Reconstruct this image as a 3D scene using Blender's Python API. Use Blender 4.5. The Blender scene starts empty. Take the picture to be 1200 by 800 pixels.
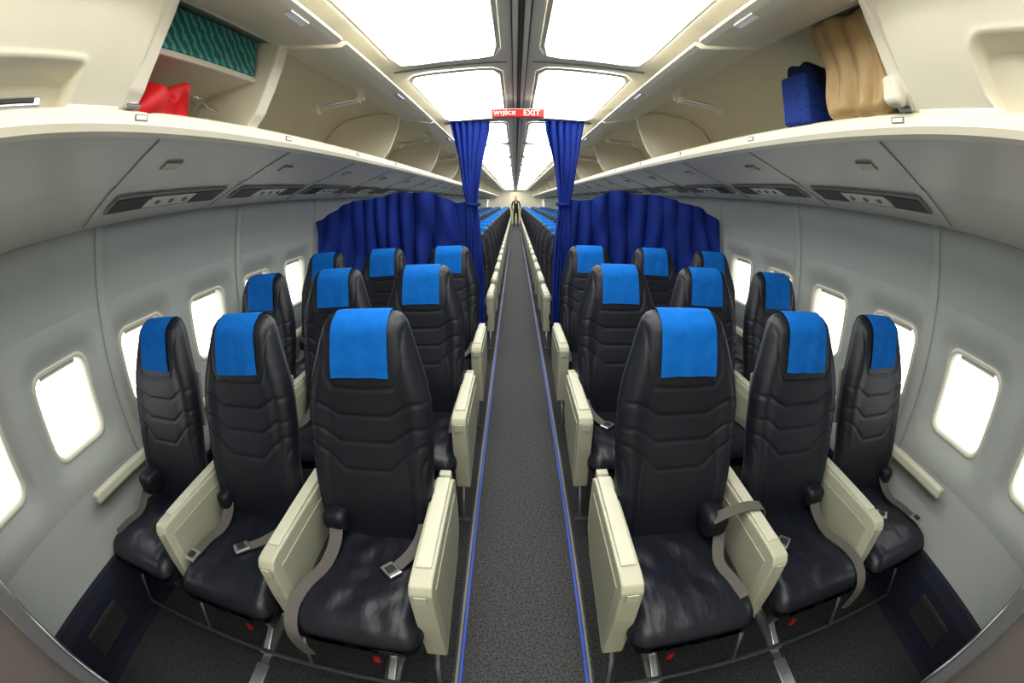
import bpy, bmesh, random
import numpy as np
from math import *
from mathutils import Vector, Matrix, noise
random.seed(4)
scene=bpy.context.scene
COL=scene.collection
# ------------------------------------------------------------------ materials
def mat(name,col,rough=.5,metal=0,emit=0,ecol=None,bump=0,bscale=60,var=0,vscale=8,coat=0,sheen=0,spec=.5,stretch=None):
    m=bpy.data.materials.new(name); m.use_nodes=True
    nt=m.node_tree; N=nt.nodes; L=nt.links
    b=N['Principled BSDF']
    b.inputs['Base Color'].default_value=(*col,1)
    b.inputs['Roughness'].default_value=rough
    b.inputs['Metallic'].default_value=metal
    b.inputs['Specular IOR Level'].default_value=spec
    if coat: b.inputs['Coat Weight'].default_value=coat
    if sheen: b.inputs['Sheen Weight'].default_value=sheen
    if emit:
        b.inputs['Emission Color'].default_value=(*(ecol or col),1)
        b.inputs['Emission Strength'].default_value=emit
    tc=N.new('ShaderNodeTexCoord')
    src=tc.outputs['Object']
    if stretch:
        mp=N.new('ShaderNodeMapping'); mp.inputs['Scale'].default_value=stretch
        L.new(src,mp.inputs['Vector']); src=mp.outputs['Vector']
    if var:
        n=N.new('ShaderNodeTexNoise'); n.inputs['Scale'].default_value=vscale; n.inputs['Detail'].default_value=5
        L.new(src,n.inputs['Vector'])
        r=N.new('ShaderNodeValToRGB')
        r.color_ramp.elements[0].position=.3; r.color_ramp.elements[1].position=.7
        r.color_ramp.elements[0].color=(*[c*(1-var) for c in col],1)
        r.color_ramp.elements[1].color=(*[min(1,c*(1+var)) for c in col],1)
        L.new(n.outputs['Fac'],r.inputs['Fac']); L.new(r.outputs['Color'],b.inputs['Base Color'])
    if bump:
        n=N.new('ShaderNodeTexNoise'); n.inputs['Scale'].default_value=bscale; n.inputs['Detail'].default_value=4
        L.new(src,n.inputs['Vector'])
        bp=N.new('ShaderNodeBump'); bp.inputs['Strength'].default_value=bump; bp.inputs['Distance'].default_value=.01
        L.new(n.outputs['Fac'],bp.inputs['Height']); L.new(bp.outputs['Normal'],b.inputs['Normal'])
    return m
M={}
M['wall']=mat('wall_plastic',(.39,.42,.41),.42,var=.03,vscale=3,bump=.03,bscale=200)
M['dado']=mat('dado_navy',(.010,.013,.030),.6,bump=.1)
M['bin']=mat('bin_cream',(.86,.82,.68),.4,var=.02,vscale=3)
M['binin']=mat('bin_interior',(.80,.76,.60),.5,var=.03,vscale=4)
M['under']=mat('psu_panel',(.78,.75,.67),.4,var=.02,vscale=3)
M['ceil']=mat('ceiling_cream',(.88,.85,.74),.4,var=.02,vscale=3)
M['light']=mat('light_diffuser',(1,1,1),.5,emit=5.8,ecol=(1,.985,.92))
M['leather']=mat('navy_leather',(.008,.010,.017),.45,bump=.10,bscale=35,var=.15,vscale=14,spec=.42)
M['leather2']=mat('cushion_leather',(.008,.010,.018),.38,bump=.35,bscale=14,var=.15,vscale=14,spec=.5,stretch=(1.6,.7,1))
M['shell']=mat('seat_shell',(.05,.055,.065),.5,bump=.03)
M['arm']=mat('arm_beige',(.46,.46,.36),.45,var=.03,vscale=10)
M['armpad']=mat('arm_pad',(.54,.54,.44),.5,bump=.05,bscale=150)
M['armgrey']=mat('arm_inset',(.37,.375,.30),.5)
M['metal']=mat('aluminium',(.62,.63,.65),.32,metal=.9,bump=.02)
M['dmetal']=mat('dark_tube',(.10,.10,.11),.35,metal=.8)
M['belt']=mat('belt_webbing',(.115,.108,.098),.7,bump=.3,bscale=300)
M['red']=mat('red_fabric',(.60,.01,.015),.5,bump=.2,bscale=20)
M['cover']=mat('headrest_cloth',(.004,.135,.48),.9,bump=.25,bscale=300,var=.10,vscale=30,spec=.2)
M['curtain']=mat('curtain_blue',(.004,.024,.205),.75,bump=.15,bscale=200,var=.2,vscale=5,spec=.3)
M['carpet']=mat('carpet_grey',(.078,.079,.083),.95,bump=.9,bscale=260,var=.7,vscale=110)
M['carpet_shade']=mat('carpet_underseat_shade',(.042,.043,.048),.95,bump=.9,bscale=260,var=.7,vscale=110)  # darker copy of the carpet, under-seat shade put into the colour
M['blue']=mat('floor_strip_blue',(.04,.10,.50),.4)
M['dark']=mat('dark_plastic',(.03,.03,.032),.45)
M['mid']=mat('mid_grey_plastic',(.22,.22,.21),.45)
M['seam']=mat('seam_grey',(.27,.28,.27),.6)
M['wseam']=mat('wall_joint',(.28,.305,.30),.5)
M['frame']=mat('window_frame',(.62,.61,.52),.4)
M['black']=mat('black_cloth',(.012,.012,.014),.8,bump=.1)
M['skin']=mat('skin',(.60,.36,.26),.5)
M['hair']=mat('hair',(.04,.025,.015),.6)
M['signred']=mat('sign_red',(.50,.02,.015),.4,emit=.1)
M['white']=mat('white_plastic',(.85,.85,.83),.4)
M['brown']=mat('partition_taupe',(.15,.135,.125),.5,bump=.05)
M['tan']=mat('tan_paper_fabric',(.52,.36,.17),.40,bump=.35,bscale=9,var=.15,vscale=6)
M['bagblue']=mat('bag_blue_fabric',(.008,.045,.27),.8,bump=.6,bscale=120,var=.5,vscale=90)
M['navy']=mat('bag_navy_lining',(.006,.014,.075),.8,bump=.3,bscale=40)
M['offwhite']=mat('offwhite_cloth',(.80,.76,.65),.7,bump=.4,bscale=15)
def teal():
    m=mat('teal_wrapping',(.02,.25,.22),.5); nt=m.node_tree;N=nt.nodes;L=nt.links
    tc=N.new('ShaderNodeTexCoord'); w=N.new('ShaderNodeTexWave'); w.wave_type='BANDS'; w.bands_direction='DIAGONAL'
    w.inputs['Scale'].default_value=14; w.inputs['Distortion'].default_value=3; w.inputs['Detail'].default_value=2; w.inputs['Detail Scale'].default_value=2
    L.new(tc.outputs['Object'],w.inputs['Vector'])
    r=N.new('ShaderNodeValToRGB'); r.color_ramp.elements[0].color=(.02,.20,.19,1); r.color_ramp.elements[1].color=(.16,.50,.46,1)
    r.color_ramp.elements[0].position=.5; r.color_ramp.elements[1].position=.9
    L.new(w.outputs['Fac'],r.inputs['Fac']); L.new(r.outputs['Color'],N['Principled BSDF'].inputs['Base Color'])
    return m
M['teal']=teal()
def glassy(name,col,t):
    m=bpy.data.materials.new(name); m.use_nodes=True; nt=m.node_tree;N=nt.nodes;L=nt.links
    N.remove(N['Principled BSDF'])
    tr=N.new('ShaderNodeBsdfTransparent'); tr.inputs[0].default_value=(*col,1)
    gl=N.new('ShaderNodeBsdfGlossy'); gl.inputs['Roughness'].default_value=.15
    mx=N.new('ShaderNodeMixShader'); mx.inputs[0].default_value=t
    L.new(tr.outputs[0],mx.inputs[1]); L.new(gl.outputs[0],mx.inputs[2]); L.new(mx.outputs[0],N['Material Output'].inputs[0])
    return m
M['glass']=glassy('window_acrylic',(1,1,1),.05)
M['plastic']=glassy('clear_plastic_film',(.95,.97,.98),.09)
# ------------------------------------------------------------------ builder
class B:
    def __init__(s): s.v=[];s.f=[];s.m=[];s.s=[];s.mats=[]
    def mi(s,k):
        if k not in s.mats: s.mats.append(k)
        return s.mats.index(k)
    def add(s,vs,fs,k,smooth=False):
        o=len(s.v); s.v+= [tuple(v) for v in vs]; i=s.mi(k)
        for f in fs: s.f.append(tuple(o+a for a in f)); s.m.append(i); s.s.append(smooth)
    def addbm(s,bm,k,smooth=False):
        bm.verts.index_update(); bm.verts.ensure_lookup_table()
        s.add([v.co[:] for v in bm.verts],[[v.index for v in f.verts] for f in bm.faces],k,smooth); bm.free()
    def box(s,c,d,k,bev=0,rot=None,seg=2,smooth=False):
        bm=bmesh.new(); bmesh.ops.create_cube(bm,size=1)
        for v in bm.verts: v.co=Vector((v.co.x*d[0],v.co.y*d[1],v.co.z*d[2]))
        if bev: bmesh.ops.bevel(bm,geom=bm.edges[:],offset=bev,segments=seg,profile=.5,affect='EDGES')
        mt=Matrix.Translation(Vector(c))
        if rot is not None: mt=mt@rot
        bm.transform(mt); s.addbm(bm,k,smooth)
    def tube(s,pts,r,k,n=10,cap=True):
        pts=[Vector(p) for p in pts]; rs=r if isinstance(r,(list,tuple)) else [r]*len(pts)
        vs=[];fs=[]
        for i,p in enumerate(pts):
            t=(pts[min(i+1,len(pts)-1)]-pts[max(i-1,0)]).normalized()
            a=Vector((0,0,1)) if abs(t.z)<.9 else Vector((1,0,0))
            u=t.cross(a).normalized(); w=t.cross(u)
            for j in range(n):
                an=2*pi*j/n; vs.append(p+(u*cos(an)+w*sin(an))*rs[i])
        for i in range(len(pts)-1):
            for j in range(n):
                j2=(j+1)%n; fs.append((i*n+j,i*n+j2,(i+1)*n+j2,(i+1)*n+j))
        if cap: fs.append(tuple(range(n))); fs.append(tuple((len(pts)-1)*n+j for j in range(n)))
        s.add(vs,fs,k,True)
    def grid(s,P,k,smooth=True,flip=False):
        ni=len(P);nj=len(P[0]); vs=[p for r in P for p in r]; fs=[]
        for i in range(ni-1):
            for j in range(nj-1):
                q=(i*nj+j,i*nj+j+1,(i+1)*nj+j+1,(i+1)*nj+j); fs.append(q[::-1] if flip else q)
        s.add(vs,fs,k,smooth)
    def ext(s,prof,y0,y1,k,closed=False,smooth=False,caps=False):
        n=len(prof); vs=[(x,y0,z) for x,z in prof]+[(x,y1,z) for x,z in prof]
        fs=[(i,(i+1)%n,n+(i+1)%n,n+i) for i in range(n if closed else n-1)]
        if caps: fs+= [tuple(range(n)),tuple(n+i for i in range(n))[::-1]]
        s.add(vs,fs,k,smooth)
    def exty(s,prof,y0,y1,k,bev=0):
        bm=bmesh.new(); a=[bm.verts.new((x,y0,z)) for x,z in prof]; b=[bm.verts.new((x,y1,z)) for x,z in prof]
        n=len(prof); bm.faces.new(a); bm.faces.new(b[::-1])
        for i in range(n): bm.faces.new((a[i],b[i],b[(i+1)%n],a[(i+1)%n]))
        bmesh.ops.recalc_face_normals(bm,faces=bm.faces[:])
        if bev: bmesh.ops.bevel(bm,geom=bm.edges[:],offset=bev,segments=3,profile=.5,affect='EDGES')
        s.addbm(bm,k)
    def extx(s,prof,x0,x1,k,bev=0):
        bm=bmesh.new(); a=[bm.verts.new((x0,y,z)) for y,z in prof]; b=[bm.verts.new((x1,y,z)) for y,z in prof]
        n=len(prof); bm.faces.new(a); bm.faces.new(b[::-1])
        for i in range(n): bm.faces.new((a[i],b[i],b[(i+1)%n],a[(i+1)%n]))
        bmesh.ops.recalc_face_normals(bm,faces=bm.faces[:])
        if bev: bmesh.ops.bevel(bm,geom=bm.edges[:],offset=bev,segments=2,profile=.5,affect='EDGES')
        s.addbm(bm,k)
    def rbox(s,c,h,r,k,n=14,fn=None):
        vs=[];fs=[]
        for ax in range(3):
            for sg in (-1,1):
                o=len(vs)
                for i in range(n+1):
                    for j in range(n+1):
                        p=[0,0,0]; p[ax]=sg; p[(ax+1)%3]=sin(pi/2*(2*i/n-1)); p[(ax+2)%3]=sin(pi/2*(2*j/n-1))
                        q=[p[a]*h[a] for a in range(3)]
                        inn=[max(-h[a]+r,min(h[a]-r,q[a])) for a in range(3)]
                        d=Vector([q[a]-inn[a] for a in range(3)])
                        if d.length>1e-9: d=d.normalized()*r
                        w=Vector(inn)+d
                        if fn: w=fn(w)
                        vs.append(w+Vector(c))
                for i in range(n):
                    for j in range(n):
                        q=(o+i*(n+1)+j,o+i*(n+1)+j+1,o+(i+1)*(n+1)+j+1,o+(i+1)*(n+1)+j)
                        fs.append(q if sg<0 else q[::-1])
        bm=bmesh.new(); V=[bm.verts.new(v) for v in vs]
        for f in fs: bm.faces.new([V[a] for a in f])
        bmesh.ops.remove_doubles(bm,verts=bm.verts[:],dist=1e-5)
        bmesh.ops.recalc_face_normals(bm,faces=bm.faces[:])
        s.addbm(bm,k,True)
    def ribbon(s,pts,nor,w,k,th=.002,sub=6):
        P=[Vector(p) for p in pts];N_=[Vector(n) for n in nor]; out=[];on=[]
        for i in range(len(P)-1):
            p0=P[max(i-1,0)];p1=P[i];p2=P[i+1];p3=P[min(i+2,len(P)-1)]
            for a in range(sub):
                t=a/sub
                out.append(.5*((2*p1)+(p2-p0)*t+(2*p0-5*p1+4*p2-p3)*t*t+(-p0+3*p1-3*p2+p3)*t**3)); on.append(N_[i].lerp(N_[i+1],t))
        out.append(P[-1]);on.append(N_[-1]); vs=[];fs=[]
        for i,p in enumerate(out):
            t=(out[min(i+1,len(out)-1)]-out[max(i-1,0)]).normalized(); b=t.cross(on[i]).normalized(); nn=b.cross(t).normalized()
            for a,c in ((-1,-1),(1,-1),(1,1),(-1,1)): vs.append(p+b*a*w/2+nn*c*th)
        for i in range(len(out)-1):
            for j in range(4): fs.append((i*4+j,i*4+(j+1)%4,(i+1)*4+(j+1)%4,(i+1)*4+j))
        s.add(vs,fs,k,False)
    def mesh(s,name,mirror=False):
        me=bpy.data.meshes.new(name)
        vs=s.v; fs=s.f
        if mirror: vs=[(-x,y,z) for x,y,z in vs]; fs=[f[::-1] for f in fs]
        me.from_pydata(vs,[],fs)
        for k in s.mats: me.materials.append(M[k])
        me.polygons.foreach_set('material_index',s.m); me.polygons.foreach_set('use_smooth',s.s)
        me.update(); return me
    def obj(s,name,mirror=False,loc=(0,0,0),parent=None):
        o=bpy.data.objects.new(name,s.mesh(name,mirror)); o.location=loc; COL.objects.link(o)
        if parent: o.parent=parent
        return o
def place(me,name,loc=(0,0,0)):
    o=bpy.data.objects.new(name,me); o.location=loc; COL.objects.link(o); return o
Y0,Y1=-1.3,26.0
# ------------------------------------------------------------------ seat
zt=1.145; zh=zt-.05
WT=np.array([(.40,.185),(.55,.195),(.78,.205),(.88,.202),(.95,.188),(1.03,.163),(1.085,.146),(1.117,.133),(1.135,.119),(1.145,.10)])
def wz(z): return np.interp(z,WT[:,0],WT[:,1])
def yf(z): return -.185+.185*(z-.40)/.75-.014*np.exp(-((z-.60)/.13)**2)
def hz(z):
    h=np.where(z>.85,.05+.010*np.clip((z-.85)/.15,0,1),.05)
    t=np.clip((z-zh)/.05,0,1); return h*np.sqrt(np.clip(1-t*t,0,1))
SEG=[]
def pl(*p):
    for a,b in zip(p[:-1],p[1:]): SEG.append((a,b))
for sg in (-1,1):
    pl((0,.855),(sg*.08,.855),(sg*.15,.895),(sg*.20,.895))
    pl((0,.775),(sg*.085,.775),(sg*.15,.82),(sg*.205,.82))
    pl((0,.690),(sg*.075,.690),(sg*.125,.735),(sg*.175,.77),(sg*.20,.77))
    pl((sg*.125,.735),(sg*.135,.66),(sg*.125,.42))
    pl((sg*.172,.46),(sg*.174,.70),(sg*.188,.73))
    pl((sg*.13,1.10),(sg*.118,.98),(sg*.10,.94),(0,.935))
def groove(X,Z):
    d=np.full(X.shape,9.)
    for (ax,az),(bx,bz) in SEG:
        vx,vz=bx-ax,bz-az; t=np.clip(((X-ax)*vx+(Z-az)*vz)/(vx*vx+vz*vz),0,1)
        d=np.minimum(d,np.hypot(X-ax-t*vx,Z-az-t*vz))
    return np.exp(-(d/.0042)**2)*.0034 + np.exp(-(d/.012)**2)*.0005
def back(b,cx):
    nz=150;nu=90
    t=np.linspace(0,1,nz)
    z=np.where(t<.87,.40+(zh-.40)*t/.87,zh+(zt-zh)*np.sin((t-.87)/.13*pi/2))
    u=np.sin(np.linspace(-pi/2,pi/2,nu))*.5+np.linspace(-1,1,nu)*.5
    Z,U=np.meshgrid(z,u,indexing='ij')
    X=U*wz(Z); h=hz(Z); H=h*np.sqrt(np.clip(1-np.abs(U)**6,0,1))
    q=np.clip((np.abs(U)-.55)/.3,0,1)
    bol=.014*q**2*(3-2*q)*np.clip((1.07-Z)/.2,0,1)*(np.abs(U)<.999)
    G=groove(X,Z)*np.clip(H/.02,0,1)
    mid=yf(Z)+.05
    F=mid-H*1.0-bol*np.clip(H/.03,0,1)+G
    b.grid(np.stack([X+cx,F,Z],-1).tolist(),'leather')
    K=mid+H*.9
    b.grid(np.stack([X+cx,K,Z],-1).tolist(),'shell',flip=True)
    b.box((cx,-.135,.41),(.34,.08,.05),'shell',.01)
    b.box((cx,.035,.82),(.33,.02,.22),'mid',.008,Matrix.Rotation(-.24,4,'X'))
    s1=np.linspace(.970,zh,12); a=np.linspace(0,pi/2,8)[1:]
    zz=list(s1)+list(zh+.055*np.sin(a))
    zz2=list(zh+.055*np.sin(a[::-1][1:]))+list(np.linspace(zh,1.01,5))
    P=[]
    for i,(q,sd) in enumerate([(q,-1) for q in zz]+[(q,1) for q in zz2]):
        row=[]
        for j in range(15):
            uu=-1+2*j/14; x=uu*min(.089+.004*(zt-min(q,zt))*5,float(wz(min(q,zt)))*.93)
            x+=.003*sin(cx*11+q*9)
            ux=abs(x)/float(wz(min(q,zt)))
            tt=max(0,min(1,(q-zh)/.056)); h=(float(hz(np.array(min(q,zh))))+.006)*sqrt(1-tt*tt)*sqrt(1-min(1,ux)**6)
            yy=float(yf(min(q,zt)))+.05+sd*h+(.002*sin(uu*7+cx*9) if sd<0 and q<1.07 else 0)
            row.append((cx+x,yy,q+(.004*sin(cx*17+uu) if i==0 else 0)))
        P.append(row)
    b.grid(P,'cover')
def cushion(b,cx,seed):
    def fn(w):
        x,y,z=w
        if z>0:
            e=max(0,1-(x/.19)**4)*max(0,1-(abs(y)/.25)**4)
            z+=.012*e-.010*exp(-((y-.04)**2+(x)**2)/.015)
            z+=.007*noise.noise(Vector((x*16+seed,y*14,seed)))*e
            z+=.007*(.35-abs(noise.noise(Vector((x*34+seed,y*13+x*9,seed+3)))))*e
            z-=.004*exp(-((abs(x)-.135)/.006)**2)*e
            z-=.004*exp(-((y+.155)/.006)**2)*e
        z-=.02*max(0,(-y-.12)/.12)**2*(1 if z>0 else -.4)
        return Vector((x,y,z))
    b.rbox((cx,-.335,.39),(.198,.25,.060),.052,'leather2',40,fn)
    b.box((cx,-.33,.33),(.36,.42,.03),'dmetal',.008)
def buckle(b,c,rotz,tilt=0):
    R=Matrix.Rotation(rotz,4,'Z')@Matrix.Rotation(tilt,4,'X')
    b.box(c,(.045,.06,.012),'metal',.004,R); b.box((c[0],c[1],c[2]+.007),(.030,.03,.006),'dark',.002,R)
def belts(b,cx,v,i):
    Z=(0,0,1); zs=.462
    if v==0:
        b.ribbon([(cx-.17,-.13,.54),(cx-.165,-.2,.51),(cx-.14,-.26,.485),(cx-.10,-.31,zs+.004)],[Z]*4,.04,'belt')
        buckle(b,(cx-.085,-.33,zs+.006),-.8)
        b.ribbon([(cx+.14,-.16,.54),(cx+.12,-.24,.49),(cx+.13,-.34,zs),(cx+.165,-.44,zs),(cx+.185,-.53,.445),(cx+.175,-.60,.40),(cx+.15,-.61,.31)],[Z,Z,Z,Z,Z,(0,-1,.4),(0,-1,0)],.045,'belt')
        b.rbox((cx+.13,-.17,.52),(.045,.045,.04),.03,'leather',10)
    elif v==1:
        b.ribbon([(cx-.18,-.13,.53),(cx-.172,-.20,.50),(cx-.165,-.29,.475),(cx-.17,-.38,zs)],[Z]*4,.04,'belt')
        b.rbox((cx+.13,-.20,.525),(.045,.06,.05),.035,'leather',10)
        if i<2:
            b.ribbon([(cx+.11,-.24,.56),(cx+.155,-.25,.592),(cx+.207,-.26,.612),(cx+.235,-.265,.614),(cx+.264,-.27,.610),(cx+.274,-.275,.58),(cx+.274,-.285,.50)],[(-.5,0,1),(-.5,0,1),Z,Z,(.6,0,.8),(1,0,.2),(1,0,0)],.045,'belt')
        b.ribbon([(cx+.15,-.24,.50),(cx+.12,-.34,zs+.004),(cx+.14,-.43,zs),(cx+.16,-.5,.452)],[Z]*4,.04,'belt')
    else:
        b.ribbon([(cx-.18,-.13,.52),(cx-.14,-.22,.48),(cx-.08,-.29,zs),(cx-.03,-.34,zs)],[Z]*4,.04,'belt')
        buckle(b,(cx-.015,-.355,zs+.006),.8)
        b.ribbon([(cx+.17,-.13,.53),(cx+.13,-.2,.49),(cx+.12,-.28,zs+.006),(cx+.15,-.36,zs),(cx+.16,-.44,zs)],[Z]*5,.045,'belt')
        buckle(b,(cx+.162,-.46,zs+.004),.1); b.rbox((cx+.15,-.17,.51),(.03,.04,.04),.025,'leather',8)
def armpanel(b,x,w=.056):
    prof=[(.02,.57),(-.02,.592),(-.45,.600),(-.485,.597),(-.50,.575),(-.505,.45),(-.50,.25),(-.485,.235),(-.10,.30),(.0,.36),(.02,.45)]
    b.extx(prof,x-w/2,x+w/2,'arm',.006)
    for s in (-1,1):
        b.extx([(-.03,.545),(-.455,.555),(-.47,.28),(-.10,.335),(-.03,.40)],x+s*w/2-.003,x+s*w/2+.003,'armgrey' ,.0015)
    b.box((x,-.22,.601),(w*.72,.40,.010),'armpad',.004)
    b.box((x,-.5055,.56),(w*.5,.003,.03),'armpad')
XA=[.478,.948,1.418]
def triple(seed):
    b=B()
    for i,cx in enumerate(XA):
        back(b,cx); cushion(b,cx,i*3.1+seed); belts(b,cx,(i*2+seed)%3,i)
    armpanel(b,.262,.062); armpanel(b,.713); armpanel(b,1.183)
    b.box((1.635,-.27,.598),(.045,.46,.045),'armpad',.012,seg=3); b.box((1.635,-.06,.50),(.03,.05,.22),'arm',.008)
    b.box((1.55,-.04,.44),(.20,.03,.03),'dmetal',.006)
    b.tube([(.25,-.44,.285),(1.60,-.44,.285)],.020,'dmetal')
    b.tube([(.25,-.14,.285),(1.60,-.14,.285)],.022,'dmetal')
    b.tube([(.24,-.56,.10),(1.57,-.56,.10)],.009,'metal')
    for x in (.262,.713,1.183,1.57):
        b.box((x,-.28,.305),(.03,.42,.05),'metal',.006)
        b.tube([(x,-.46,.29),(x,-.52,.22),(x,-.56,.10)],.008,'metal')
    for x in (.45,.96):
        b.extx([(-.47,.29),(-.40,.29),(-.33,.04),(.02,.04),(.06,.0),(-.52,0),(-.52,.03),(-.43,.06)],x-.014,x+.014,'metal',.004)
        b.tube([(x,-.14,.28),(x,.0,.03)],.014,'metal'); b.tube([(x,-.40,.25),(x,-.02,.05)],.010,'metal')
        b.box((x,-.23,.014),(.06,.62,.020),'metal',.005)
        b.box((x+.025,-.50,.15),(.020,.006,.035),'red')
    for cx in XA: b.box((cx,-.33,.28),(.22,.22,.06),'dark',.02)
    b.extx([(.0,.60),(.03,.60),(.03,.30),(-.1,.27),(-.1,.32)],.262-.02,.262+.02,'arm',.004)
    return b
b0=triple(0); b1=triple(1)
meR=[b0.mesh('triple_seat_r0'),b1.mesh('triple_seat_r1')]
meL=[b0.mesh('triple_seat_l0',True),b1.mesh('triple_seat_l1',True)]
rows=[1.134,2.014,2.88]
y=4.32
while y<24.2: rows.append(y); y+=.80
for i,y in enumerate(rows):
    place(meL[0 if i%2==0 else 1],'airplane_triple_seat',(0,y,0))
    place(meR[1 if i%2==0 else 0],'airplane_triple_seat',(0,y,0))
# ------------------------------------------------------------------ floor
b=B(); b.box((0,(Y0+Y1)/2,-.03),(3.5,Y1-Y0,.06),'carpet')
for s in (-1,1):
    b.box((s*.95,(Y0+Y1)/2,.0002),(1.41,Y1-Y0-.02,.0010),'carpet_shade')  # thin dark sheet paints the shade under the seats
    for x in (.45,.96):
        b.box((s*x,(Y0+Y1)/2+.6,.0015),(.035,Y1-Y0-1.4,.003),'metal'); b.box((s*x,.2,.003),(.055,.7,.008),'metal',.002)
b.obj('floor')
for s in (-1,1):
    b=B(); b.box((s*.2175,(Y0+Y1)/2+.6,.003),(.012,Y1-Y0-1.4,.006),'blue',.002)
    b.box((s*.231,(Y0+Y1)/2+.6,.0015),(.010,Y1-Y0-1.4,.003),'mid'); b.obj('trim_1' if s<0 else 'trim_2')
# ------------------------------------------------------------------ walls
WP=np.array([(0.32,1.672),(.45,1.700),(.60,1.722),(.80,1.732),(.93,1.733),(1.1,1.727),(1.25,1.715),(1.40,1.695),(1.60,1.655)])
def wx(z): return float(np.interp(z,WP[:,0],WP[:,1]))
WZ=.93;WPIT=.565;WY0=.75
def rr(th,hy,hz_,r):
    c,s_=cos(th),sin(th); lo,hi=0,2
    for _ in range(40):
        m=(lo+hi)/2; a=abs(m*c)-(hy-r); d=abs(m*s_)-(hz_-r)
        sd=hypot(max(a,0),max(d,0))+min(max(a,d),0)-r
        if sd>0: hi=m
        else: lo=m
    return lo*c,lo*s_
CZ=.33
ang=sorted(set([2*pi*i/64 for i in range(64)]+[atan2(a*CZ,c*WPIT/2)%(2*pi) for a in(-1,1) for c in(-1,1)]))
def boxray(th):
    c,s_=cos(th),sin(th); m=min((WPIT/2)/max(abs(c),1e-9),CZ/max(abs(s_),1e-9)); return m*c,m*s_
NW=45; K0=-3
def build_wall():
    b=B()
    rings=[('box',0,0,0,0),('r',.252,.290,.11,-.004),('r',.222,.248,.09,.004),('r',.198,.215,.075,.022),('r',.171,.185,.06,.030)]
    n=len(ang)
    base=[]
    for kind,hy,hh,r,dx in rings:
        base.append([(boxray(t) if kind=='box' else rr(t,hy,hh,r))+(dx,) for t in ang])
    for k in range(K0,NW):
        yc=WY0+k*WPIT
        vs=[(wx(WZ+q[1])+q[2],yc+q[0],WZ+q[1]) for L_ in base for q in L_]
        fs=[]
        for a in range(len(base)-1):
            for j in range(n): fs.append((a*n+j,a*n+(j+1)%n,(a+1)*n+(j+1)%n,(a+1)*n+j))
        b.add(vs,fs,'wall',True)
    ya,yb=WY0+(K0-.5)*WPIT,WY0+(NW-.5)*WPIT
    b.ext([(wx(z),z) for z in (WZ+CZ,1.3,1.4,1.5,1.60)],ya,yb,'wall',smooth=True)
    b.ext([(wx(z),z) for z in (.32,.4,.5,WZ-CZ)],ya,yb,'wall',smooth=True)
    for k in range(K0,NW,2):
        yj=WY0+(k-.5)*WPIT
        b.grid([[(wx(z)-.003,yj+d,z) for d in (-.003,.003)] for z in np.linspace(.33,1.60,20)],'wseam')
        b.grid([[(wx(z)-.001-.010*exp(-(d/.022)**2),yj+.04+d,z) for d in (-.035,-.025,-.012,0,.012,.025,.035)] for z in np.linspace(.33,1.60,20)],'wall')
    b.ext([(1.600,0),(1.612,.04),(1.640,.27),(1.655,.325),(1.68,.335)],ya,yb,'dado')
    for k in range(0,40):
        yj=.28+k*.88
        if yj<25:
            b.box((1.622,yj,.17),(.012,.26,.12),'dark',.004,Matrix.Rotation(.11,4,'Y'))
            for q in range(6): b.box((1.614,yj,.125+q*.018),(.008,.23,.006),'dark',0,Matrix.Rotation(.11,4,'Y'))
    return b
wb=build_wall(); wb.obj('wall_right'); wb.obj('wall_left',True)
def build_window():
    b=B(); n=56; A=[2*pi*i/n for i in range(n)]
    rings=[(.174,.188,.063,.028),(.171,.185,.06,.020),(.160,.174,.055,.022),(.152,.166,.05,.040),(.149,.163,.048,.085)]
    vs=[]
    for hy,hh,r,dx in rings:
        for t in A:
            a,c=rr(t,hy,hh,r); vs.append((wx(WZ+c)+dx,a,WZ+c))
    fs=[]
    for a in range(len(rings)-1):
        for j in range(n): fs.append((a*n+j,a*n+(j+1)%n,(a+1)*n+(j+1)%n,(a+1)*n+j))
    b.add(vs,fs,'frame',True)
    b.add([(wx(WZ+rr(t,.150,.164,.048)[1])+.075,rr(t,.150,.164,.048)[0],WZ+rr(t,.150,.164,.048)[1]) for t in A],[tuple(range(n))],'glass')
    b.box((wx(WZ+.15)+.05,0,WZ+.158),(.006,.22,.02),'frame',.002)
    return b
wn=build_window(); mr=wn.mesh('window_r'); ml=wn.mesh('window_l',True); c=1
for k in range(K0,NW):
    for me in (mr,ml):
        place(me,'window_%d'%c,(0,WY0+k*WPIT,0)); c+=1
# ------------------------------------------------------------------ ceiling
b=B()
prof=[(-.90,2.135),(-.86,2.14),(-.62,2.155),(-.10,2.172),(-.04,2.172),(.04,2.172),(.10,2.172),(.62,2.155),(.86,2.14),(.90,2.135)]
b.ext(prof,Y0,Y1,'ceil')
b.ext([(-1.9,2.3),(1.9,2.3)],Y0,Y1,'ceil')
for s in (-1,1):
    b.box((s*.036,(Y0+Y1)/2,2.169),(.003,Y1-Y0,.006),'dark')
    b.box((s*.022,(Y0+Y1)/2,2.166),(.020,Y1-Y0,.010),'under',.003)
b.box((0,(Y0+Y1)/2,2.169),(.020,Y1-Y0,.004),'mid')
for s in (-1,1): b.box((s*.006,(Y0+Y1)/2,2.165),(.002,Y1-Y0,.006),'dark')
spans=[(-1.1,.30),(.50,1.96),(2.16,3.50)]
y=3.74
while y<25: spans.append((y,min(y+1.36,25.8))); y+=1.56
for i in range(len(spans)-1):
    ym_=(spans[i][1]+spans[i+1][0])/2
    for s in (-1,1):
        b.box((s*.34,ym_,2.161),(.56,.010,.006),'seam',0,Matrix.Rotation(s*.038,4,'Y'))
b.obj('ceiling')
def rrloop(hx,hy,r,n=40):
    return [rr(2*pi*i/n+.001,hx,hy,r) for i in range(n)]
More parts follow.
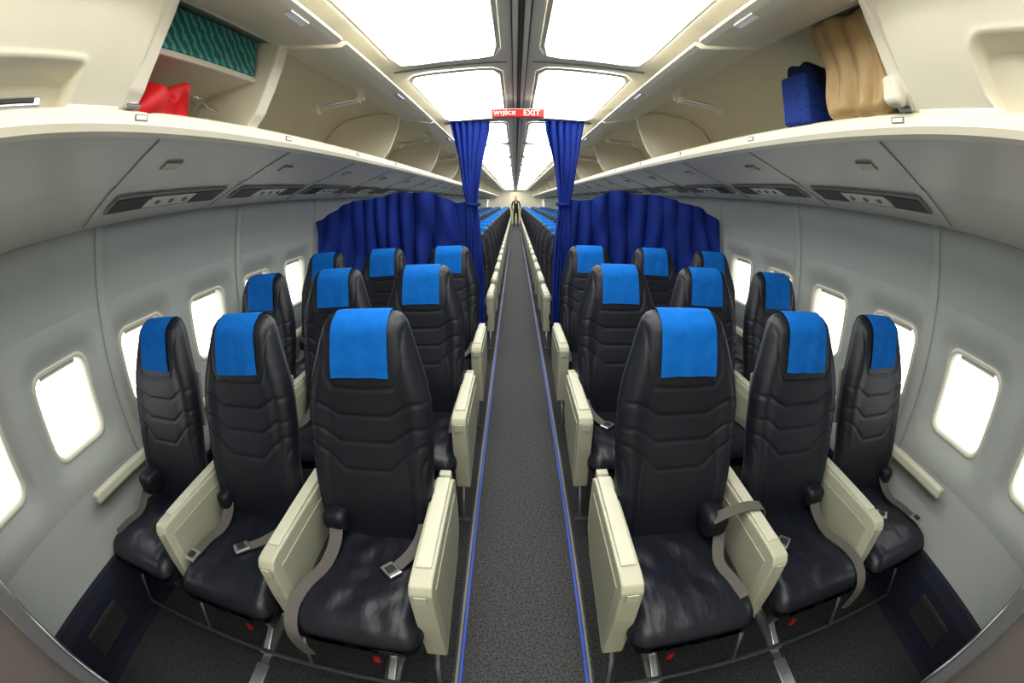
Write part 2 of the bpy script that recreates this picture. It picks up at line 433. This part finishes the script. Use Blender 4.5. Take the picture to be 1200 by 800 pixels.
for a,c_ in spans:
    for s in (-1,1):
        b=B(); cx=.338; hx=.234; cy=(a+c_)/2; hy=(c_-a)/2
        lo=rrloop(hx,hy,.07,64); lo2=rrloop(hx+.018,hy+.018,.085,64)
        zf=lambda x: 2.1745-(x-.1)*.0385
        b.add([(cx+p,cy+q,zf(cx+p)-.012) for p,q in lo],[tuple(range(64))],'light')
        vs=[(cx+p,cy+q,zf(cx+p)-.012) for p,q in lo]+[(cx+p*1.02,cy+q*1.005,zf(cx+p)-.015) for p,q in lo]+[(cx+p,cy+q,zf(cx+p)-.004) for p,q in lo2]
        fs=[]
        for k in range(2):
            for j in range(64): fs.append((k*64+j,k*64+(j+1)%64,(k+1)*64+(j+1)%64,(k+1)*64+j))
        b.add(vs,fs,'ceil',True)
        b.obj('ceiling_light_panel',s<0)
# ------------------------------------------------------------------ bins
def build_bin(side):
    b=B()
    b.ext([(1.10,1.795),(1.02,1.822),(.995,1.822),(.978,1.812),(.975,1.775),(.985,1.757),(1.01,1.752),(1.04,1.756)],Y0,Y1,'bin')
    b.ext([(1.04,1.756),(1.04,1.765),(1.058,1.765),(1.32,1.672)],Y0,Y1,'under')
    b.ext([(1.32,1.672),(1.322,1.678),(1.330,1.676),(1.62,1.583),(1.648,1.573),(1.656,1.578),(1.656,1.60)],Y0,Y1,'under')
    b.ext([(1.02,1.80),(1.48,1.735),(1.53,1.78),(1.55,1.88),(1.50,1.99),(1.42,2.09),(1.30,2.16),(1.10,2.185),(.95,2.175),(.86,2.138)],.70,Y1,'binin',smooth=True)
    sl=Matrix.Rotation(.33,4,'Y')
    for k in range(-1,30):
        yc=1.36+k*.875
        if yc<25:
            zc=lambda x:1.672-(x-1.32)*.32
            if k>=0:
                b.box((1.46,yc,zc(1.46)-.003),(.125,.74,.010),'seam',.004,sl)
                b.box((1.46,yc,zc(1.46)-.008),(.09,.30,.010),'under',.004,sl)
                for d in (-.26,.26): b.box((1.46,yc+d,zc(1.46)-.008),(.10,.19,.006),'dark',.002,sl)
                b.box((1.425,yc,zc(1.425)-.008),(.02,.70,.006),'dark',.002,sl)
                for d in (-.09,0,.09): b.tube([(1.46,yc+d,zc(1.46)-.004),(1.455,yc+d,zc(1.46)-.018)],.015,'mid',12)
            b.box((1.20,yc+.44,1.712),(.29,.004,.005),'seam',0,sl)
            b.box((1.46,yc+.44,zc(1.46)-.001),(.29,.004,.005),'seam',0,sl)
            b.box((1.20,yc-.24,1.711),(.05,.09,.005),'seam',0,sl)
            for q in range(4): b.box((1.185+q*.011,yc-.24,1.710-q*.0036),(.004,.085,.006),'bin',0,sl)
            b.box((.9745,yc+.28,1.795),(.003,.05,.018),'mid'); b.box((.974,yc+.28,1.795),(.003,.042,.012),'white')
    def divider(y,t=.03):
        p=[(.862,2.137),(.875,2.06),(.91,1.95),(.95,1.86),(.99,1.815),(1.03,1.80),(1.48,1.735),(1.55,1.88),(1.42,2.09),(1.28,2.165),(1.0,2.18)]
        b.exty(p,y-t/2,y+t/2,'bin',.008)
    ds=[.715]+([1.37] if side<0 else [])+[3.10+1.75*i for i in range(13)]
    for d in ds: divider(d,.03 if d>2 else .07)
    edges=[.74,1.36]+[3.10+1.75*i for i in range(13)]
    for a,c in zip(edges[:-1],edges[1:]):
        a+=.02;c-=.02
        b.exty([(.875,2.125),(.80,2.102),(.70,2.075),(.63,2.062),(.605,2.072),(.61,2.088),(.64,2.092),(.70,2.104),(.80,2.132),(.87,2.137)],a,c,'bin',.003)
        b.box((.64,(a+c)/2,2.060),(.03,.12,.010),'metal',.003)
        if c<1.4: continue
        yy=a+.70
        b.box((.93,yy,2.030),(.26,.035,.035),'bin',.008,Matrix.Rotation(.02,4,'Y'))
        b.box((.80,yy,2.065),(.04,.03,.08),'bin',.004)
        b.tube([(1.0,yy-.025,2.025),(.83,yy-.025,2.03)],.008,'metal',8)
        b.box((1.06,yy,2.02),(.05,.05,.06),'binin',.01)
    ys=np.arange(-1.3,.695,.01); T=np.linspace(0,1,60)
    P=[]
    for y in ys:
        row=[]
        for t in T:
            z=1.822+(2.145-1.822)*t; x=.978-.10*t-.035*sin(pi*t)*1.0
            if side<0:
                dy=max(abs(y-.13)-.35,0);dz=max(abs(z-1.848)-.045,0); rad=.012
            else:
                dy=max(abs(y-.10)-.25,0);dz=max(abs(z-1.890)-.015,0); rad=.062
            d=hypot(dy,dz); m=min(1,max(0,(rad-d)/.012)); m=m*m*(3-2*m)
            x+=(.09 if side<0 else .07)*m
            x-=.005*exp(-((d-rad-.006)/.008)**2)
            row.append((x,float(y),z))
        P.append(row)
    b.grid(P,'bin')
    b.ext([(.978,1.822),(.8,2.14)],.694,.70,'bin')
    if side<0:
        b.box((1.00,.18,1.832),(.03,.44,.026),'metal',.005); b.box((.988,.18,1.834),(.012,.40,.012),'dark',.003)
    else:
        b.box((1.0,.10,1.880),(.015,.30,.03),'metal',.01)
    b.box((.985,.725,1.84),(.025,.035,.045),'metal',.006); b.tube([(.972,.70,1.825),(.972,.75,1.825)],.008,'metal')
    if side<0:
        b.box((1.20,1.04,2.003),(.46,.62,.014),'bin',.003)
        b.box((.975,1.04,2.001),(.02,.62,.022),'bin',.005)
    return b
build_bin(1).obj('overhead_luggage_bin'); build_bin(-1).obj('overhead_luggage_bin',True)
# ------------------------------------------------------------------ bin contents
b=B(); b.box((-1.09,1.04,2.086),(.26,.56,.150),'teal',.008); b.obj('gift_wrapped_package')
def lumpy(c,h,r,k,amp,fr,seed,fn2=None,b=None,n=26,ridge=0):
    b=b or B()
    def fn(w):
        v=Vector(w)+Vector((seed,seed*2,seed*3))
        o=Vector((noise.noise(v*fr),noise.noise(v*fr+Vector((9,2,4))),noise.noise(v*fr+Vector((3,8,1)))))*amp
        if ridge:
            u=Vector((v.x*fr*1.5,v.y*fr*1.5,v.z*fr*.6+v.y*fr*.4))
            g=abs(noise.noise(u+Vector((5,5,5))))+.25*abs(noise.noise(u*2.3))
            d=Vector((w.x,w.y,w.z*.2))
            if d.length>1e-6: o-=d.normalized()*ridge*(.45-g)
        w=w+o
        return fn2(w) if fn2 else w
    b.rbox(c,h,r,k,n,fn); return b
lumpy((-1.08,.88,1.862),(.10,.11,.055),.045,'red',.04,13,1).obj('red_cloth_bag')
lumpy((-1.07,1.10,1.862),(.07,.09,.042),.04,'plastic',.04,16,4).obj('plastic_bag')
def tw(w):
    t=(w.z+.17)/.34
    return Vector((w.x*(1-.1*t)-.045*t,w.y*(1+.05*sin(t*9))+.010*sin(w.z*20+w.x*12)-.02*t,w.z))
lumpy((1.065,.935,1.992),(.105,.150,.172),.035,'tan',.012,6,7,tw,None,60,.040).obj('tan_fabric_bag')
b=lumpy((1.08,1.285,1.918),(.11,.085,.100),.015,'bagblue',.006,8,3)
lumpy((1.09,1.28,2.020),(.095,.080,.055),.03,'navy',.02,10,9,None,b); b.obj('blue_fabric_bag')
lumpy((.948,.742,1.868),(.028,.042,.050),.026,'offwhite',.008,12,5).obj('white_cloth_roll')
# ------------------------------------------------------------------ curtains
def curtain(sd):
    b=B()
    tz=np.array([2.15,2.05,1.8,1.55,1.45,1.38,1.2,.9,.6,.40])
    xl=np.array([.22,.225,.28,.32,.335,.33,.31,.29,.29,.29])
    xr=np.array([.56,.54,.49,.45,.425,.43,.43,.43,.42,.41])
    P=[]
    for z in np.linspace(2.15,.40,70):
        l=np.interp(z,tz[::-1],xl[::-1]); r=np.interp(z,tz[::-1],xr[::-1]); row=[]
        tie=exp(-((z-1.43)/.06)**2)
        for j in range(110):
            u=j/109; x=l+(r-l)*u
            a=(.040-.020*tie)*(.5+.5*sin(u*5+1+sd))
            ph=u*2*pi*5.5+1.3*sin(z*2.2+sd)+1.4*sin(u*4+z*1.5)
            y=3.56+a*sin(ph)+.008*sin(u*37+z*7+sd)
            x+=.010*sin(ph+1.2)
            row.append((x,y,z))
        P.append(row)
    b.grid(P,'curtain')
    b.tube([(.31,3.53,1.43),(.36,3.515,1.425),(.42,3.53,1.43)],.014,'curtain',8)
    P=[]
    for i in range(64):
        v=i/63; row=[]
        for j in range(200):
            u=j/199; x=.36+(1.672-.36)*u
            top=np.interp(x,[.36,.50,.62,.75,.9,1.1,1.3,1.5,1.672],[1.47,1.455,1.49,1.545,1.565,1.545,1.53,1.47,1.38])+.010*sin(u*23+sd)
            z=top+(.62-top)*v
            yb=3.60-.32*max(0,(x-.9)/.772)**1.3
            fan=(u-.45)*6*exp(-v*1.5)
            ph=u*2*pi*9.5+2.6*sin(u*6+sd)+fan*1.4+1.5*sin(v*2.5+u*9)
            a=.036*(.45+.55*abs(sin(u*4+sd*1.3+v)))*(.6+.7*v)
            y=yb+a*sin(ph)+.010*sin(u*43+v*9+sd)+.012*sin(v*8+u*14)
            row.append((min(1.675,x+.012*cos(ph)),y,z))
        P.append(row)
    b.grid(P,'curtain')
    b.tube([(.17,3.58,2.15),(.60,3.58,2.14)],.008,'metal',8)
    return b
curtain(0).obj('cabin_curtain'); curtain(2.1).obj('cabin_curtain',True)
# ------------------------------------------------------------------ exit sign
e=bpy.data.objects.new('exit_sign',None); COL.objects.link(e); e.location=(-.005,2.84,2.055)
b=B(); b.box((0,0,0),(.345,.03,.056),'signred',.005)
for x in (-.12,.12): b.box((x,.0,.068),(.015,.012,.085),'white',.003)
b.box((0,.002,.030),(.35,.034,.005),'white',.002)
b.obj('sign_body',parent=e)
for t,x,s in (('WYJŚCIE',-.085,.036),('EXIT',.09,.054)):
    cu=bpy.data.curves.new('t','FONT'); cu.body=t; cu.size=s; cu.align_x='CENTER'; cu.align_y='CENTER'; cu.extrude=.001; cu.materials.append(mat('sign_text_'+t[:2],(.95,.95,.9),.5,emit=.5))
    o=bpy.data.objects.new('lettering_'+t[:2].lower(),cu); COL.objects.link(o); o.parent=e; o.location=(x,-.0165,0); o.rotation_euler=(pi/2,0,0)
# ------------------------------------------------------------------ bulkheads
b=B(); b.box((0,Y0-.03,1.1),(3.7,.06,2.4),'bin'); b.obj('wall_back')
b=B()
for s in (-1,1): b.box((s*1.08,Y1+.0,1.1),(1.5,.06,2.4),'bin')
b.box((0,Y1,2.12),(.7,.06,.20),'bin')
b.box((0,Y1+1.2,1.1),(3.0,.06,2.4),'bin'); b.obj('wall_front')
b=B()
for s in (-1,1): b.box((s*.42,Y1+.6,1.1),(.04,1.2,2.4),'ceil')
b.box((0,Y1+.6,2.17),(.9,1.2,.04),'ceil'); b.box((0,Y1+.6,-.02),(.9,1.2,.04),'carpet'); b.obj('galley_entry')
b=B(); b.box((0,Y1+.6,2.14),(.4,.6,.015),'light'); b.obj('galley_lamp')
for s in (-1,1):
    b=B(); R=Matrix.Rotation(.11,4,'X')
    f=lambda z:-.035+(.9-z)*.11
    b.box((1.36,f(.775)-.16,.775),(.46,.30,1.55),'brown',.01,R)
    b.box((1.115,f(.775)-.02,.775),(.03,.06,1.55),'metal',.010,R)
    for q in range(6): b.tube([(1.135+q*.012,f(z)+.004+.006*sin(z*14+q*2),z) for z in np.linspace(.03,1.5,30)],.0045,'metal' if q%2 else 'white',6)
    b.obj('class_divider_partition',s<0)
# ------------------------------------------------------------------ person
def person(loc):
    root=bpy.data.objects.new('flight_attendant',None); COL.objects.link(root); root.location=loc
    V=[(0,0,.95,.13),(0,0,1.12,.115),(0,.0,1.32,.135),(0,0,1.45,.075),(0,-.01,1.53,.05),
       (-.17,0,1.42,.06),(-.23,.0,1.15,.045),(-.20,-.09,.93,.034),(.17,0,1.42,.06),(.23,0,1.15,.045),(.20,-.09,.93,.034),
       (-.09,0,.88,.085),(-.10,-.02,.50,.058),(-.10,.02,.09,.042),(-.11,-.10,.04,.038),
       (.09,0,.88,.085),(.10,-.02,.50,.058),(.10,.02,.09,.042),(.11,-.10,.04,.038)]
    E=[(0,1),(1,2),(2,3),(3,4),(3,5),(5,6),(6,7),(3,8),(8,9),(9,10),(0,11),(11,12),(12,13),(13,14),(0,15),(15,16),(16,17),(17,18)]
    me=bpy.data.meshes.new('uniform'); me.from_pydata([v[:3] for v in V],E,[]); me.materials.append(M['black'])
    o=bpy.data.objects.new('uniform',me); COL.objects.link(o); o.parent=root
    sk=o.modifiers.new('s','SKIN')
    for i,v in enumerate(V):
        me.skin_vertices[0].data[i].radius=(v[3],v[3]*.8); me.skin_vertices[0].data[i].use_root=(i==0)
    ss=o.modifiers.new('ss','SUBSURF'); ss.levels=2; ss.render_levels=2
    b=B()
    def fh(w):
        z=w.z
        x=w.x*(1-.25*max(0,-z/.11)); y=w.y-(.016*exp(-(w.x/.014)**2-((z+.01)/.022)**2) if w.y<0 else 0)
        y+=(.008*exp(-((abs(w.x)-.03)/.014)**2-((z-.015)/.012)**2) if w.y<0 else 0)
        return Vector((x,y,z))
    b.rbox((0,-.02,1.63),(.073,.09,.112),.072,'skin',20,fh)
    for s in (-1,1):
        b.rbox((s*.075,-.01,1.63),(.01,.018,.03),.01,'skin',6); b.rbox((s*.03,-.098,1.645),(.012,.008,.006),.006,'white',6); b.rbox((s*.03,-.104,1.645),(.005,.004,.005),.004,'dark',4)
    b.rbox((0,-.106,1.585),(.022,.006,.005),.005,'red',6)
    b.tube([(0,-.01,1.50),(0,-.015,1.57)],.05,'skin')
    b.obj('head',parent=root)
    b=B(); b.rbox((0,.005,1.675),(.083,.095,.085),.08,'hair',16); b.obj('hair',parent=root)
    b=B()
    for s in (-1,1):
        cx,cy,cz=s*.20,-.11,.88
        b.rbox((cx,cy,cz),(.016,.035,.045),.014,'skin',8)
        for f in range(4): b.tube([(cx,cy-.03+f*.019,cz-.035),(cx-s*.004,cy-.032+f*.019,cz-.075-.008*(f in(1,2))),(cx-s*.016,cy-.03+f*.019,cz-.105-.008*(f in(1,2)))],[.009,.008,.006],'skin',6)
        b.tube([(cx,cy-.03,cz+.01),(cx-s*.01,cy-.055,cz-.02),(cx-s*.015,cy-.06,cz-.05)],[.011,.009,.007],'skin',6)
    b.obj('hands',parent=root)
    b=B(); b.add([(-.035,-.115,1.46),(.035,-.115,1.46),(0,-.125,1.30)],[(0,1,2)],'white'); b.obj('shirt_front',parent=root)
person((0.02,23.6,0))
# ------------------------------------------------------------------ world + camera
w=bpy.data.worlds.new('World'); scene.world=w; w.use_nodes=True
bg=w.node_tree.nodes['Background']; bg.inputs[0].default_value=(.97,.99,1,1); bg.inputs[1].default_value=2.9
cd=bpy.data.cameras.new('camera'); cam=bpy.data.objects.new('camera',cd); COL.objects.link(cam); scene.camera=cam
tilt,yaw,roll=.3281,-.0091,-.0062
cy,sy=cos(yaw),sin(yaw);ct,st=cos(tilt),sin(tilt)
F=Vector((sy*ct,cy*ct,-st));Rr=Vector((cy,-sy,0));U=Rr.cross(F)
R2=cos(roll)*Rr+sin(roll)*U; U2=cos(roll)*U-sin(roll)*Rr
mw=Matrix(((R2.x,U2.x,-F.x,-.0268),(R2.y,U2.y,-F.y,0),(R2.z,U2.z,-F.z,1.45),(0,0,0,1)))
cam.matrix_world=mw
cd.type='PANO'; cd.sensor_width=36; cd.sensor_fit='HORIZONTAL'; cd.clip_start=.01; cd.clip_end=200
cd.panorama_type='FISHEYE_EQUISOLID'; cd.fisheye_lens=502.5/1200*36; cd.fisheye_fov=radians(230)
scene.view_settings.view_transform='Standard'
scene.view_settings.exposure=0.27
scene.view_settings.gamma=0.90
